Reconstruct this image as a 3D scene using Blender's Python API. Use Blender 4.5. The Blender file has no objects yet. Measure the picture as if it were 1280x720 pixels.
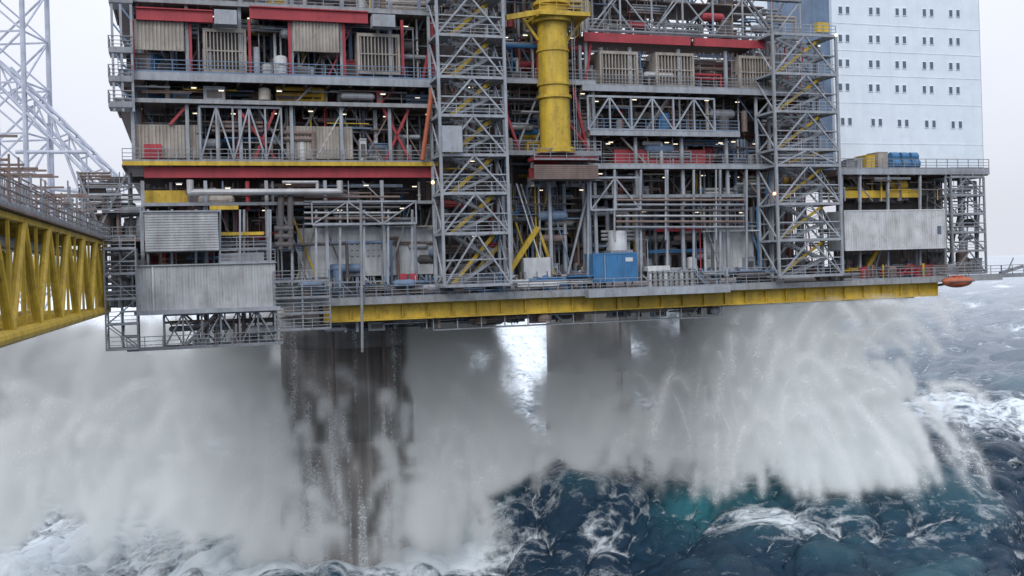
import bpy, math, random
import numpy as np
from mathutils import Matrix, Vector
random.seed(7); rng=np.random.default_rng(11)
H=32.0; RHO=math.radians(1.7); TH=math.atan(0.32); D0=100.0
cT,sT=math.cos(TH),math.sin(TH)
scene=bpy.context.scene
# ------------------------------------------------------------------ measuring helpers (photo survey -> metres)
def ray(px,py):
    dx=(px-640)/1280.0; dy=(336-py)/1280.0
    return dx*math.cos(RHO)+dy*math.sin(RHO), -dx*math.sin(RHO)+dy*math.cos(RHO)
def P(px,py,v=0.0):
    a,b=ray(px,py); t=(v+D0*cT)/(-a*sT+cT)
    X,Y=a*t,t
    return (X*cT+(Y-D0)*sT, v, H+b*t)
def W(px,py,Y):
    a,b=ray(px,py); return np.array([a*Y,Y,H+b*Y])
MP=Matrix.Translation((0,D0,0))@Matrix.Rotation(TH,4,'Z')
# ------------------------------------------------------------------ materials
def newmat(name):
    m=bpy.data.materials.new(name); m.use_nodes=True; nt=m.node_tree
    return m,nt,nt.nodes,nt.links,nt.nodes['Principled BSDF']
def paint(name,col,rough=.55,grime=.5,metal=0.0,rust=0.0,streak=(1.6,1.6,.18),var=1.0):
    m,nt,N,L,b=newmat(name)
    tc=N.new('ShaderNodeTexCoord'); mp=N.new('ShaderNodeMapping'); mp.inputs['Scale'].default_value=streak
    L.new(tc.outputs['Object'],mp.inputs[0])
    n1=N.new('ShaderNodeTexNoise'); n1.inputs['Scale'].default_value=1.3; n1.inputs['Detail'].default_value=5; n1.inputs['Roughness'].default_value=.65
    L.new(mp.outputs[0],n1.inputs['Vector'])
    n2=N.new('ShaderNodeTexNoise'); n2.inputs['Scale'].default_value=.6; n2.inputs['Detail'].default_value=5
    L.new(tc.outputs['Object'],n2.inputs['Vector'])
    r1=N.new('ShaderNodeMapRange'); r1.inputs[1].default_value=.42; r1.inputs[2].default_value=.72; r1.inputs[4].default_value=grime
    L.new(n1.outputs['Fac'],r1.inputs[0])
    mx=N.new('ShaderNodeMix'); mx.data_type='RGBA'
    mx.inputs[6].default_value=(*col,1); mx.inputs[7].default_value=(col[0]*.42+.02,col[1]*.36+.015,col[2]*.3+.01,1)
    L.new(r1.outputs[0],mx.inputs[0])
    r2=N.new('ShaderNodeMapRange'); r2.inputs[1].default_value=.3; r2.inputs[2].default_value=.7; r2.inputs[3].default_value=1-.22*var; r2.inputs[4].default_value=1+.12*var
    L.new(n2.outputs['Fac'],r2.inputs[0])
    mu=N.new('ShaderNodeMix'); mu.data_type='RGBA'; mu.blend_type='MULTIPLY'; mu.inputs[0].default_value=1
    L.new(mx.outputs[2],mu.inputs[6]); L.new(r2.outputs[0],mu.inputs[7])
    last=mu.outputs[2]
    if rust>0:
        n3=N.new('ShaderNodeTexNoise'); n3.inputs['Scale'].default_value=2.2; n3.inputs['Detail'].default_value=5
        L.new(tc.outputs['Object'],n3.inputs['Vector'])
        r3=N.new('ShaderNodeMapRange'); r3.inputs[1].default_value=.58; r3.inputs[2].default_value=.68; r3.inputs[4].default_value=rust
        L.new(n3.outputs['Fac'],r3.inputs[0])
        m3=N.new('ShaderNodeMix'); m3.data_type='RGBA'; m3.inputs[7].default_value=(.16,.07,.035,1)
        L.new(r3.outputs[0],m3.inputs[0]); L.new(last,m3.inputs[6]); last=m3.outputs[2]
    L.new(last,b.inputs['Base Color']); b.inputs['Roughness'].default_value=rough; b.inputs['Metallic'].default_value=metal
    return m
MAT={
 'galv':paint('galvanised_steel',(.25,.275,.31),.6,.55,.1,.4),
 'lgrey':paint('light_grey_paint',(.32,.355,.40),.6,.5,0,.3),
 'white':paint('white_paint',(.56,.585,.61),.55,.4,0,.18),
 'beige':paint('beige_cladding',(.37,.345,.31),.65,.65,0,.3),
 'dark':paint('dark_steel',(.10,.095,.10),.7,.4),
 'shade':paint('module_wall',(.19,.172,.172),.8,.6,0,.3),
 'brown':paint('brown_steel',(.20,.152,.138),.7,.5,0,.4),
 'red':paint('red_paint',(.36,.04,.055),.6,.5,0,.15),
 'orange':paint('orange_paint',(.42,.11,.05),.55,.5,0,.3),
 'yellow':paint('yellow_paint',(.56,.39,.04),.55,.6,0,.35),
 'blue':paint('blue_paint',(.04,.17,.36),.55,.35,0,.1),
 'bluegrey':paint('blue_grey_paint',(.14,.21,.32),.6,.4,0,.1),
 'silver':paint('silver_cladding',(.42,.43,.44),.45,.4,.4),
 'corr':paint('corrugated_cladding',(.43,.455,.48),.55,.5,0,.15),
 'quarters':paint('quarters_white',(.70,.79,.87),.5,.04,0,.0,(.5,.5,.12),.3),
 'haze':paint('tower_haze_grey',(.46,.50,.60),.6,.2),  # distance haze mixed into the tower's paint colour
 'deckgrey':paint('deck_edge_grey',(.28,.3,.32),.65,.6,0,.3),
}
def concrete():
    m,nt,N,L,b=newmat('wet_concrete')
    tc=N.new('ShaderNodeTexCoord'); mp=N.new('ShaderNodeMapping'); mp.inputs['Scale'].default_value=(.8,.8,.04)
    L.new(tc.outputs['Object'],mp.inputs[0])
    n1=N.new('ShaderNodeTexNoise'); n1.inputs['Scale'].default_value=1.2; n1.inputs['Detail'].default_value=9; n1.inputs['Roughness'].default_value=.65; L.new(mp.outputs[0],n1.inputs['Vector'])
    cr=N.new('ShaderNodeValToRGB'); e=cr.color_ramp.elements
    e[0].position=.33; e[0].color=(.12,.11,.105,1); e[1].position=.78; e[1].color=(.42,.42,.42,1)
    k=e.new(.55); k.color=(.20,.185,.175,1)
    L.new(n1.outputs['Fac'],cr.inputs[0]); L.new(cr.outputs[0],b.inputs['Base Color']); b.inputs['Roughness'].default_value=.35
    bp=N.new('ShaderNodeBump'); bp.inputs['Strength'].default_value=.5; bp.inputs['Distance'].default_value=.2; L.new(n1.outputs['Fac'],bp.inputs['Height']); L.new(bp.outputs[0],b.inputs['Normal'])
    return m
MAT['concrete']=concrete()
def glass():
    m,nt,N,L,b=newmat('window_glass'); b.inputs['Base Color'].default_value=(.09,.12,.17,1); b.inputs['Roughness'].default_value=.3
    n=N.new('ShaderNodeTexNoise'); n.inputs['Scale'].default_value=.8; r=N.new('ShaderNodeMapRange'); r.inputs[3].default_value=.15; r.inputs[4].default_value=.4
    L.new(n.outputs['Fac'],r.inputs[0]); L.new(r.outputs[0],b.inputs['Roughness'])
    return m
MAT['glass']=glass()
def lampm(name,c,s):
    m,nt,N,L,b=newmat(name); b.inputs['Base Color'].default_value=(.8,.8,.75,1)
    b.inputs['Emission Color'].default_value=(*c,1); b.inputs['Emission Strength'].default_value=s; return m
MAT['lamp']=lampm('lamp_glow',(1,.85,.6),1.6); MAT['sodium']=lampm('sodium_glow',(1,.5,.15),5.0)
# ------------------------------------------------------------------ mesh builder
CUBEF=[(0,1,3,2),(4,6,7,5),(0,4,5,1),(2,3,7,6),(0,2,6,4),(1,5,7,3)]
class B:
    def __init__(s): s.v=[]; s.f=[]
    def box(s,u0,u1,v0,v1,z0,z1):
        n=len(s.v)
        for a in (u0,u1):
            for b in (v0,v1):
                for c in (z0,z1): s.v.append((a,b,c))
        s.f+= [tuple(n+i for i in f) for f in CUBEF]
    def beam(s,p,q,w,h=None):
        h=h or w; p=Vector(p); q=Vector(q); d=q-p
        if d.length<1e-4: return
        d.normalize(); up=Vector((0,0,1)) if abs(d.z)<.95 else Vector((0,1,0))
        x=d.cross(up).normalized()*w/2; y=x.cross(d).normalized()*h/2
        n=len(s.v)
        for e in (p,q):
            for c in (-x-y,x-y,x+y,-x+y): s.v.append(tuple(e+c))
        s.f+=[(n,n+3,n+2,n+1),(n+4,n+5,n+6,n+7)]+[(n+i,n+(i+1)%4,n+4+(i+1)%4,n+4+i) for i in range(4)]
    def cyl(s,p,q,r,k=8,r2=None):
        r2=r if r2 is None else r2
        p=Vector(p); q=Vector(q); d=(q-p)
        if d.length<1e-4: return
        d.normalize(); up=Vector((0,0,1)) if abs(d.z)<.95 else Vector((0,1,0))
        x=d.cross(up).normalized(); y=x.cross(d).normalized(); n=len(s.v)
        for e,rr in ((p,r),(q,r2)):
            for i in range(k):
                a=2*math.pi*i/k; s.v.append(tuple(e+x*rr*math.cos(a)+y*rr*math.sin(a)))
        s.f+=[tuple(n+i for i in range(k)),tuple(n+k+i for i in reversed(range(k)))]
        s.f+=[(n+i,n+k+i,n+k+(i+1)%k,n+(i+1)%k) for i in range(k)]
    def pipe(s,pts,r,k=8):
        for a,b in zip(pts[:-1],pts[1:]): s.cyl(a,b,r,k)
        for c in pts[1:-1]: s.ball(c,r*1.05)
    def ball(s,c,r,k=8,sz=1.0):
        n=len(s.v); R=5
        for j in range(R+1):
            ph=math.pi*j/R
            for i in range(k):
                a=2*math.pi*i/k; s.v.append((c[0]+r*math.sin(ph)*math.cos(a),c[1]+r*math.sin(ph)*math.sin(a),c[2]+r*sz*math.cos(ph)))
        for j in range(R):
            for i in range(k):
                s.f.append((n+j*k+i,n+(j+1)*k+i,n+(j+1)*k+(i+1)%k,n+j*k+(i+1)%k))
BLD={}; CUR=['oil_platform']
def g(part,mat=None,parent=None):
    if mat is None: mat=part
    k=(parent or CUR[0],part,mat)
    if k not in BLD: BLD[k]=B()
    return BLD[k]
def rr(px0,px1,py0,py1,v):
    pm=(py0+py1)/2; xm=(px0+px1)/2
    return P(px0,pm,v)[0],P(px1,pm,v)[0],P(xm,py1,v)[2],P(xm,py0,v)[2]
def pb(mat,px0,px1,py0,py1,v,d,part=None):
    u0,u1,z0,z1=rr(px0,px1,py0,py1,v); g(part or mat,mat).box(u0,u1,v,v+d,z0,z1)
def rail(u0,u1,v,z,mat='galv',h=1.1,axis='u',c=None,step=1.5):
    b=g('handrail_'+mat,mat); L=u1-u0; n=max(1,int(round(abs(L)/step)))
    pt=(lambda t,zz:(t,v,zz)) if axis=='u' else (lambda t,zz:(v,t,zz))
    for i in range(n+1): b.beam(pt(u0+L*i/n,z),pt(u0+L*i/n,z+h),.06)
    for k in (1.0,.66,.36): b.beam(pt(u0,z+h*k),pt(u1,z+h*k),.055 if k<1 else .07)
    b.beam(pt(u0,z+.08),pt(u1,z+.08),.02,.16)
def truss(u0,u1,v,z0,z1,n,mat='lgrey',w=.22,style='W'):
    b=g('truss_'+mat,mat); b.beam((u0,v,z0),(u1,v,z0),w); b.beam((u0,v,z1),(u1,v,z1),w)
    for i in range(n+1):
        u=u0+(u1-u0)*i/n; b.beam((u,v,z0),(u,v,z1),w*.8)
        if i<n:
            un=u0+(u1-u0)*(i+1)/n
            if style=='X': b.beam((u,v,z0),(un,v,z1),w*.6); b.beam((u,v+w*.3,z1),(un,v+w*.3,z0),w*.6)
            elif i%2==0: b.beam((u,v,z0),(un,v,z1),w*.7)
            else: b.beam((u,v,z1),(un,v,z0),w*.7)
def corr(u0,u1,v,z0,z1,mat='beige',pitch=.3,d=.08,horiz=False,thick=.15,part=None):
    b=g(part or 'cladding_'+mat,mat); b.box(u0,u1,v,v+thick,z0,z1)
    if horiz:
        n=int((z1-z0)/pitch)
        for i in range(n):
            z=z0+(i+.25)*(z1-z0)/n; b.box(u0+.02,u1-.02,v-d,v-.002,z,z+pitch*.5)
    else:
        n=max(1,int((u1-u0)/pitch))
        for i in range(n):
            u=u0+(i+.25)*(u1-u0)/n; b.box(u,u+pitch*.5,v-d,v-.002,z0+.02,z1-.02)
def louver(px0,px1,py0,py1,v=0.4):
    u0,u1,z0,z1=rr(px0,px1,py0,py1,v); f=g('louvre_frame','beige'); s=g('louvre_slats','beige')
    g('louvre_core','dark').box(u0+.1,u1-.1,v+.35,v+2.6,z0+.1,z1-.1)
    f.box(u0,u0+.22,v,v+2.5,z0,z1); f.box(u1-.22,u1,v,v+2.5,z0,z1)
    f.box(u0+.222,u1-.222,v,v+2.5,z1-.3,z1); f.box(u0+.222,u1-.222,v,v+2.5,z0,z0+.28)
    n=12
    for i in range(1,n):
        u=u0+(u1-u0)*i/n; s.box(u-.05,u+.05,v+.05,v+.3,z0+.285,z1-.305)
    f.box(u0+.222,u1-.222,v+.02,v+.2,(z0+z1)/2-.05,(z0+z1)/2+.05)
def lampf(u,v,z,k='lamp'):
    g('light_fitting','lgrey').box(u-.3,u+.3,v-.1,v+.1,z+.052,z+.14); g('light_tube_'+k,k).box(u-.22,u+.22,v-.07,v+.07,z-.02,z+.05)
def greeble(u0,u1,v0,v1,z0,z1,n,mats=None,pal=None):
    R=random; pal=pal or ['galv']*5+['lgrey']*5+['silver']*3+['white']*2+['dark']*4+['brown']*5+['bluegrey']*5+['red']*2+['yellow']+['beige']*2+['blue']
    hz=z1-z0
    for _ in range(n):
        m=R.choice(pal); b=g('process_equipment_'+m,m); t=R.random(); u=R.uniform(u0,u1); v=R.uniform(v0,v1)
        if t<.26:
            r=R.choice([.05,.07,.1,.14,.2]); b.cyl((u,v,z0),(u,v,z1),r,8)
            if R.random()<.5: b.cyl((u,v,z0+hz*.5),(u,v,z0+hz*.5+.12),r*1.7,8)
        elif t<.5:
            r=R.choice([.05,.07,.1,.15,.22]); z=z0+hz*R.uniform(.35,1); L=R.uniform(1.5,7); ua=max(u0,u-L/2); ub=min(u1,u+L/2)
            for kk in range(R.choice([1,1,2,3])):
                zz=z-kk*r*2.6
                if zz>z0: 
                    b.cyl((ua,v,zz),(ub,v,zz),r,8)
            if R.random()<.6: b.ball((ub,v,z),r*1.05); b.cyl((ub,v,z),(ub,v,z0),r,8)
        elif t<.66:
            w=R.uniform(.5,2.0); h=min(hz*.8,R.uniform(.6,2.3)); d=R.uniform(.4,1.2)
            b.box(u-w/2,u+w/2,v,v+d,z0,z0+h); g('process_equipment_dark','dark').box(u-w*.35,u+w*.35,v-.03,v-.002,z0+h*.25,z0+h*.8)
            b.beam((u-w/2,v-.05,z0+h),(u+w/2,v-.05,z0+h),.1)
        elif t<.76:
            z=z1-R.uniform(.1,.4)*hz; L=R.uniform(2,8); ua=max(u0,u-L/2); ub=min(u1,u+L/2); b.beam((ua,v,z),(ub,v,z),.5,.12)
            for i in range(int(ub-ua)): b.beam((ua+i,v,z),(ua+i,v,z1),.04)
        elif t<.86:
            L=min(hz,3); s=R.choice([-1,1]); b.beam((u,v,z0),(min(u1,max(u0,u+s*L)),v,z1),R.choice([.12,.18]))
        elif t<.93:
            r=R.uniform(.3,.7); h=min(hz*.75,R.uniform(1,2.6)); b.cyl((u,v,z0+.2),(u,v,z0+h),r,14); b.ball((u,v,z0+h),r,14,.4)
            b.cyl((u,v,z0+h*.6),(u,v,z0+h*.6+.08),r*1.08,14)
        else:
            r=R.uniform(.25,.55); L=R.uniform(1.2,3); z=z0+hz*R.uniform(.3,.7); b.cyl((u,v,z),(min(u1,u+L),v,z),r,12)
            b.ball((u,v,z),r,12); b.ball((min(u1,u+L),v,z),r,12)
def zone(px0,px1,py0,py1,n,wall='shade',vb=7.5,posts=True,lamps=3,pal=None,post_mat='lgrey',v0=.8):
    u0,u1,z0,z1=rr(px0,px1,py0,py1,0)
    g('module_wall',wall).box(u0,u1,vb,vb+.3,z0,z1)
    k=int((u1-u0)/1.2)
    for i in range(k):
        u=u0+(i+.5)*(u1-u0)/k
        if random.random()<.45: g('wall_stiffener','brown' if random.random()<.5 else 'galv').box(u-.06,u+.06,vb-.15,vb-.002,z0,z1)
        if random.random()<.22:
            m=random.choice(['beige','lgrey','white','red','bluegrey','beige'])
            g('wall_panel_'+m,m).box(u-.5,u+.6,vb-.09,vb-.003,z0+.1,z0+min(2.3,(z1-z0)*.8))
    greeble(u0,u1,v0,vb-.6,z0,z1,n,pal=pal)
    if posts:
        m=max(2,int((u1-u0)/4.5))
        for i in range(m+1):
            u=u0+(u1-u0)*i/m; g('columns',post_mat).box(u-.15,u+.15,.5,.8,z0,z1)
            g('columns_inner','brown').box(u-.2,u+.2,4.4,4.8,z0,z1)
    for i in range(lamps):
        u=u0+(u1-u0)*(i+.5)/lamps+random.uniform(-1.3,1.3); lampf(u,random.uniform(.8,3.0),z1-random.uniform(.3,.7))
    return u0,u1,z0,z1
def deck(px0,px1,py0,py1,mat='deckgrey',vd=40,rails='galv',v0=0):
    u0,u1,z0,z1=rr(px0,px1,py0,py1,v0)
    g('deck_edge_'+mat,mat).box(u0,u1,v0,v0+.3,z0,z1)
    g('deck_plate','brown').box(u0,u1,v0+.302,v0+vd,z1-.25,z1-.05)
    k=int((u1-u0)/2)
    for i in range(k+1):
        u=u0+(u1-u0)*i/max(1,k); g('deck_joists','brown').box(u-.08,u+.08,v0+.31,v0+9,z0-.1,z1-.26)
    if rails: rail(u0,u1,v0+.08,z1,rails)
    return u0,u1,z0,z1
CUR[0]='oil_platform'
# ============ LEFT MODULE
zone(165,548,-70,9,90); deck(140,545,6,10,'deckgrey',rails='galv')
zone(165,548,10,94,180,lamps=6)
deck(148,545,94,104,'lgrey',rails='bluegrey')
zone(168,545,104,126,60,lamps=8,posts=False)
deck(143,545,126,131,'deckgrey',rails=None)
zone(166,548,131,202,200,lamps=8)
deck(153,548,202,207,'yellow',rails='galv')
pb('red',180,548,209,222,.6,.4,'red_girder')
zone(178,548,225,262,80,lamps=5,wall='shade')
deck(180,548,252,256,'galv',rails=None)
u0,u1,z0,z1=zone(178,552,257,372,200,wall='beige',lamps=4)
u0,u1,z0,z1=rr(178,548,196,262,0); g('module_wall_inner','shade').box(u0,u1,8.2,8.5,z0,z1)
# enclosed shafts behind the stair towers
u0,u1,z0,z1=rr(540,640,-70,368,0); g('module_wall_inner','shade').box(u0,u1,6.5,6.8,z0,z1)
for (a,b_) in ((-60,0),(0,95),(100,190),(195,290),(290,365)): zone(545,640,a,b_,28,lamps=1,vb=6.4,posts=False)
u0,u1,z0,z1=rr(632,745,192,232,0); g('module_wall_inner','shade').box(u0,u1,7.5,7.8,z0-.5,z1); greeble(u0,u1,1,6.5,z0,z1,30)
for a,b_ in ((170,266),(312,460)):
    u0,u1,z0,z1=rr(a,b_,12,25,-.1); G=g('red_girder','red'); G.box(u0,u1,0,.12,z0,z1); G.box(u0,u1,-.2,.3,z1,z1+.1); G.box(u0,u1,-.2,.3,z0-.1,z0)
for x in (166,238,312,362,430,503,540):
    pb('red',x-1.5,x+2,25,94,.35,.3,'red_post')
for a,b_,c,d in ((168,230,25,63),(366,424,26,65)):
    u0,u1,z0,z1=rr(a,b_,c,d,.25); corr(u0,u1,.25,z0,z1,'beige')
louver(254,308,36,91); louver(447,500,42,93); 
pb('lgrey',268,296,12,30,-1.2,1.4,'vent_box'); pb('lgrey',466,494,18,33,-1.2,1.4,'vent_box')
for a,b_,c,d in ((168,250,156,198),(358,441,158,199)):
    u0,u1,z0,z1=rr(a,b_,c,d,.9); corr(u0,u1,.9,z0,z1,'beige')
pb('red',180,202,180,198,.3,.5,'fire_hose_cabinet')
for p,q in (((296,134),(345,200)),((345,134),(318,200)),((478,134),(512,200)),((512,134),(482,200)),((545,20),(528,100)),((232,134),(212,156))):
    a=P(*p,.7); c=P(*q,.7); g('red_bracing','red').beam(a,c,.24)
a=P(540,112,-.4); c=P(528,200,-.4); g('flare_riser','orange').cyl(a,c,.22,10)
for y in (0,62,98,130):
    u0,u1,z0,z1=rr(136,166,y,y+5,0); g('walkway','galv').box(u0,u1,-.5,2,z0,z1); rail(u0,u1,-.45,z1); rail(-.5,2,u0,z1,axis='v')
for x in (139,150,163): 
    a=P(x,0,-.3)[0]; g('columns','lgrey').beam((a,-.3,P(x,140)[2]),(a,-.3,P(x,-60)[2]),.2)
for i in range(5):
    g('process_equipment_bluegrey','bluegrey').beam(P(140,-40+34*i,-.3),P(163,-10+34*i,-.3),.14)
u0,u1,z0,z1=rr(250,352,134,200,.4); truss(u0,u1,.4,z0,z1,5,'lgrey',.2,'N')
zpt=P(330,240,-.6)[2]
ua,ub=P(238,240,-.6)[0],P(425,240,-.6)[0]
g('process_pipe','silver').pipe([(ua,-.6,zpt+1.1),(ua,-.6,zpt),(ub,-.6,zpt),(ub,-.6,zpt+1.0)],.3,12)
g('process_pipe','silver').pipe([(ua+8,-.2,zpt+.9),(ub-2,-.2,zpt+.9),(ub-2,-.2,zpt+.2)],.16,10)
for x in (351,363):
    a=P(x,235,-.2); c=P(x,312,-.2); g('riser_pipe','dark').cyl(a,c,.28,10)
for y in (286,296,306): g('riser_pipe','dark').cyl(P(343,y,-.2),P(366,y,-.2),.3,10)
for x in range(185,548,30):
    a=P(x,262,.2); c=P(x,372,.2); g('columns','lgrey').beam(a,c,.2)
pb('yellow',262,298,257,262,-.4,.3,'yellow_beam'); pb('yellow',275,330,290,294,-.4,.3,'yellow_beam')
pb('yellow',180,250,238,254,1.5,.6,'yellow_beam')
u0,u1,z0,z1=rr(372,545,284,345,2.2); corr(u0,u1,2.2,z0,z1,'white',.5,.05)
u0,u1,z0,z1=rr(390,520,252,280,-.1); truss(u0,u1,-.1,z0,z1,3,'lgrey',.16)
CUR[0]='clad_cabin'
u0,u1,z0,z1=rr(181,273,265,314,-2.2); corr(u0,u1,-2.2,z0,z1,'corr',.22,.06,True); g('cabin_body','corr').box(u0,u1,-2.04,1.5,z0,z1-.01)
g('cabin_roof','lgrey').box(u0-.15,u1+.15,-2.4,1.6,z1,z1+.12)
u0,u1,z0,z1=rr(170,345,331,386,-2.4); corr(u0,u1,-2.4,z0,z1,'corr',.25,.05); g('cabin_body','corr').box(u0,u1,-2.24,1.5,z0,z1-.01)
g('cabin_roof','lgrey').box(u0-.1,u1+.1,-2.6,1.7,z1,z1+.1); g('cabin_base','lgrey').box(u0-.2,u1+.3,-2.9,1.7,z0-.35,z0-.002)
um=P(190,350,-2.4)[0]; g('cabin_trim','white').box(um,um+.15,-2.52,-2.45,z0,z1)
rail(P(275,314,-2.4)[0],u1,-2.4,z1+.1); 
for (a,b_,c,d) in ((273,330,316,331),):
    pb('galv',a,b_,c,d,-1,.2,'louvre_panel')
rail(P(275,312,-1)[0],P(338,312,-1)[0],-1,P(300,312,-1)[2])
for x in (275,300,338): g('cabin_post','lgrey').beam(P(x,262,-1),P(x,331,-1),.16)
CUR[0]='oil_platform'
u0,u1,z0,z1=rr(205,345,391,432,-1.6)
for v in (-2.2,1.2): truss(u0,u1,v,z0,z1,6,'galv',.18,'X' if v>0 else 'W')
g('walkway','galv').box(u0-3,u1+.5,-2.4,1.4,z0-.1,z0); rail(u0-3,u1+.5,-2.4,z0)
greeble(u0,u1,-1.5,1,z0,z1,26,pal=['galv','lgrey','dark','brown'])
CUR[0]='access_stair'
def stairtower(u0,u1,v0,v1,zs,mat='lgrey',w=.24,brace='X',stair=True):
    b=g('tower_frame',mat); z0,z1=zs[0],zs[-1]; m=(u0+u1)/2
    for u in (u0,u1):
        for v in (v0,v1): b.beam((u,v,z0),(u,v,z1),w)
    for i,z in enumerate(zs):
        for v in (v0,v1): b.beam((u0,v,z),(u1,v,z),w*.85)
        for u in (u0,u1): b.beam((u,v0,z),(u,v1,z),w*.85)
        g('landing','galv').box(u0+.1,u0+1.4,v0+.15,v1-.15,z-.06,z+.02); g('landing','galv').box(u1-1.4,u1-.1,v0+.15,v1-.15,z-.06,z+.02)
        rail(u0,u1,v0-.05,z,'lgrey'); 
        if i<len(zs)-1:
            zn=zs[i+1]; s=i%2
            for v in ((v0-.02),(v1)):
                if brace=='X':
                    b.beam((u0,v,z),(m,v,zn),w*.6); b.beam((u1,v,z),(m,v+.03,zn),w*.6)
                    b.beam((u0,v+.1,(z+zn)/2),(u1,v+.1,(z+zn)/2),w*.45)
                else: b.beam((u0 if s else u1,v,z),(u1 if s else u0,v,zn),w*.55)
            for u in (u0,u1): b.beam((u,v0,z),(u,v1,zn),w*.5)
            if stair:
                zm=(z+zn)/2
                for (ua,ub,za,zb,vv) in ((u0+1.3,u1-1.3,z,zm,v0+.5),(u1-1.3,u0+1.3,zm,zn,v0+1.7)):
                    st=g('stair_flight','galv')
                    for dv in (0,.85):
                        st.beam((ua,vv+dv,za),(ub,vv+dv,zb),.06,.26)
                        st.beam((ua,vv+dv,za+1),(ub,vv+dv,zb+1),.06)
                    n=10
                    for k in range(n): 
                        t=(k+.5)/n; uu=ua+(ub-ua)*t; zz=za+(zb-za)*t; st.box(uu-.12,uu+.12,vv,vv+.85,zz-.02,zz+.02)
                        if k%3==0: st.beam((uu,vv,zz),(uu,vv,zz+1),.04)
                g('landing','galv').box(u1-1.4,u1-.1,v0+.15,v1-.15,zm-.06,zm+.02)
u0,u1,z0,z1=rr(133,172,312,436,-1.5); stairtower(u0,u1,-3,0,[z0+(z1-z0)*i/4 for i in range(5)],'galv',.14,'Z')
def level_zs(px,ys,v): return sorted(P(px,y,v)[2] for y in ys)
CUR[0]='stair_tower'
u0,u1,_,_=rr(551,634,100,300,-3.2); stairtower(u0,u1,-3.2,.2,level_zs(592,(-55,-5,45,97,145,194,242,292,357),-3.2),'lgrey',.26)
zz=level_zs(592,(-55,-5,45,97,145,194,242,292,357),-3.2)
for i in range(8): g('yellow_stringer','yellow').beam((u0+1.2,-1.0,zz[i]),(u1-.8,-1.0,zz[i+1]),.1,.35)
pb('lgrey',553,578,157,190,-3.7,.4,'lift_cage')
CUR[0]='stair_tower.001'
u0,u1,_,_=rr(970,1049,100,300,-2.8); zz=level_zs(1008,(44,93,140,187,207,255,300,345),-2.8); stairtower(u0,u1,-2.8,.8,zz,'lgrey',.26)
for i in range(7): g('yellow_stringer','yellow').beam((u0+.9,-1.0,zz[i]),(u1-.8,-1.0,zz[i+1]),.1,.3)
# ============ MIDDLE + RIGHT MODULE
CUR[0]='oil_platform'
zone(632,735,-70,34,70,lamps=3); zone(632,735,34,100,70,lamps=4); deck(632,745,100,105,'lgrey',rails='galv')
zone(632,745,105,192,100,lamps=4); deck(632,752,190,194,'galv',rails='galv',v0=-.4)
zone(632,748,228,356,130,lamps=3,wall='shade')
pb('red',668,748,196,200,-2.2,2,'red_girder'); u0,u1,z0,z1=rr(668,748,206,224,-2.2); corr(u0,u1,-2.2,z0,z1,'brown',.18,.04,True); g('walkway','brown').box(u0,u1,-2.1,0,z0,z0+.2)
pb('red',662,700,210,226,.4,.3,'red_girder')
rail(u0,u1,-2.3,P(700,200,-2.2)[2])
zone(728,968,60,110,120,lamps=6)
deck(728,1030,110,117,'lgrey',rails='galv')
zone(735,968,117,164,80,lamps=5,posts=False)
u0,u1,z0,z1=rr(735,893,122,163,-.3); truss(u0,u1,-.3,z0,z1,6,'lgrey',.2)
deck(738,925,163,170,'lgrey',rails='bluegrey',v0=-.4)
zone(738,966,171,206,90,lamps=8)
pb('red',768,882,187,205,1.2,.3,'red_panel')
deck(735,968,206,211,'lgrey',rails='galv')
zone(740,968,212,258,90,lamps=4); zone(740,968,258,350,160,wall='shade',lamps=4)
deck(740,930,243,247,'galv',rails=None)
pb('red',730,863,43,54,-.1,.3,'red_girder'); pb('red',868,957,49,59,-.1,.3,'red_girder')
louver(750,798,64,108); louver(820,868,66,109); louver(924,966,70,111)
for (y0,y1) in ((-60,-5),(-5,44)):
    u0,u1,z0,z1=rr(735,1000,y0,y1,.5)
    for v in (.5,6,12): truss(u0,u1,v,z0,z1,7,'lgrey' if v<1 else 'galv',.2,'W')
    greeble(u0,u1,1,11,z0,z1,75)
    greeble(u0,u0+9,2,7,z0,z1,25)
    g('deck_plate','brown').box(u0,u1-3,3,10,z0-.12,z0); rail(u0,u1,.3,z0)
for x0,y0,x1,y1 in ((905,-10,862,30),(928,-10,965,40),(985,-10,960,42),(745,-20,790,38)):
    g('bracing','galv').beam(P(x0,y0,1.5),P(x1,y1,1.5),.22)
zone(968,1045,44,345,110,lamps=4,posts=False,vb=9)
for i,y in enumerate((250,256,263,270,277,284)):
    m=['brown','galv','dark','silver','brown','galv'][i]
    g('pipe_rack_'+m,m).cyl(P(770,y,-.3),P(930,y,-.3),.13,8); g('pipe_rack_'+m,m).cyl(P(380,y-4,.0),P(500,y-4,.0),.11,8)
for x in range(735,968,33): g('columns','lgrey').beam(P(x,212,.1),P(x,352,.1),.2)
u0,u1,z0,z1=rr(738,800,222,262,-.3); truss(u0,u1,-.3,z0,z1,2,'lgrey',.2)
for x in (768,832,895):
    g('hanger_post','lgrey').beam(P(x,212,-.3),P(x,300,-.3),.14)
u0,u1,z0,z1=rr(880,942,286,342,2.0); corr(u0,u1,2.0,z0,z1,'white',.5,.05)
pb('white',655,690,322,352,.5,2,'equipment_housing')
g('yellow_brace','yellow').beam(P(636,340,1.2),P(672,284,1.2),.5); g('yellow_brace','yellow').beam(P(672,284,1.3),P(694,345,1.3),.25)
g('yellow_brace','yellow').beam(P(580,355,1.2),P(630,300,1.2),.35); g('yellow_brace','yellow').beam(P(1080,340,1.2),P(1110,290,1.2),.45)
for x0,y0,x1,y1 in ((632,140,650,190),(716,110,735,190),(740,40,732,100),(700,140,735,185)):
    g('red_bracing','red').beam(P(x0,y0,.6),P(x1,y1,.6),.25)
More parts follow.
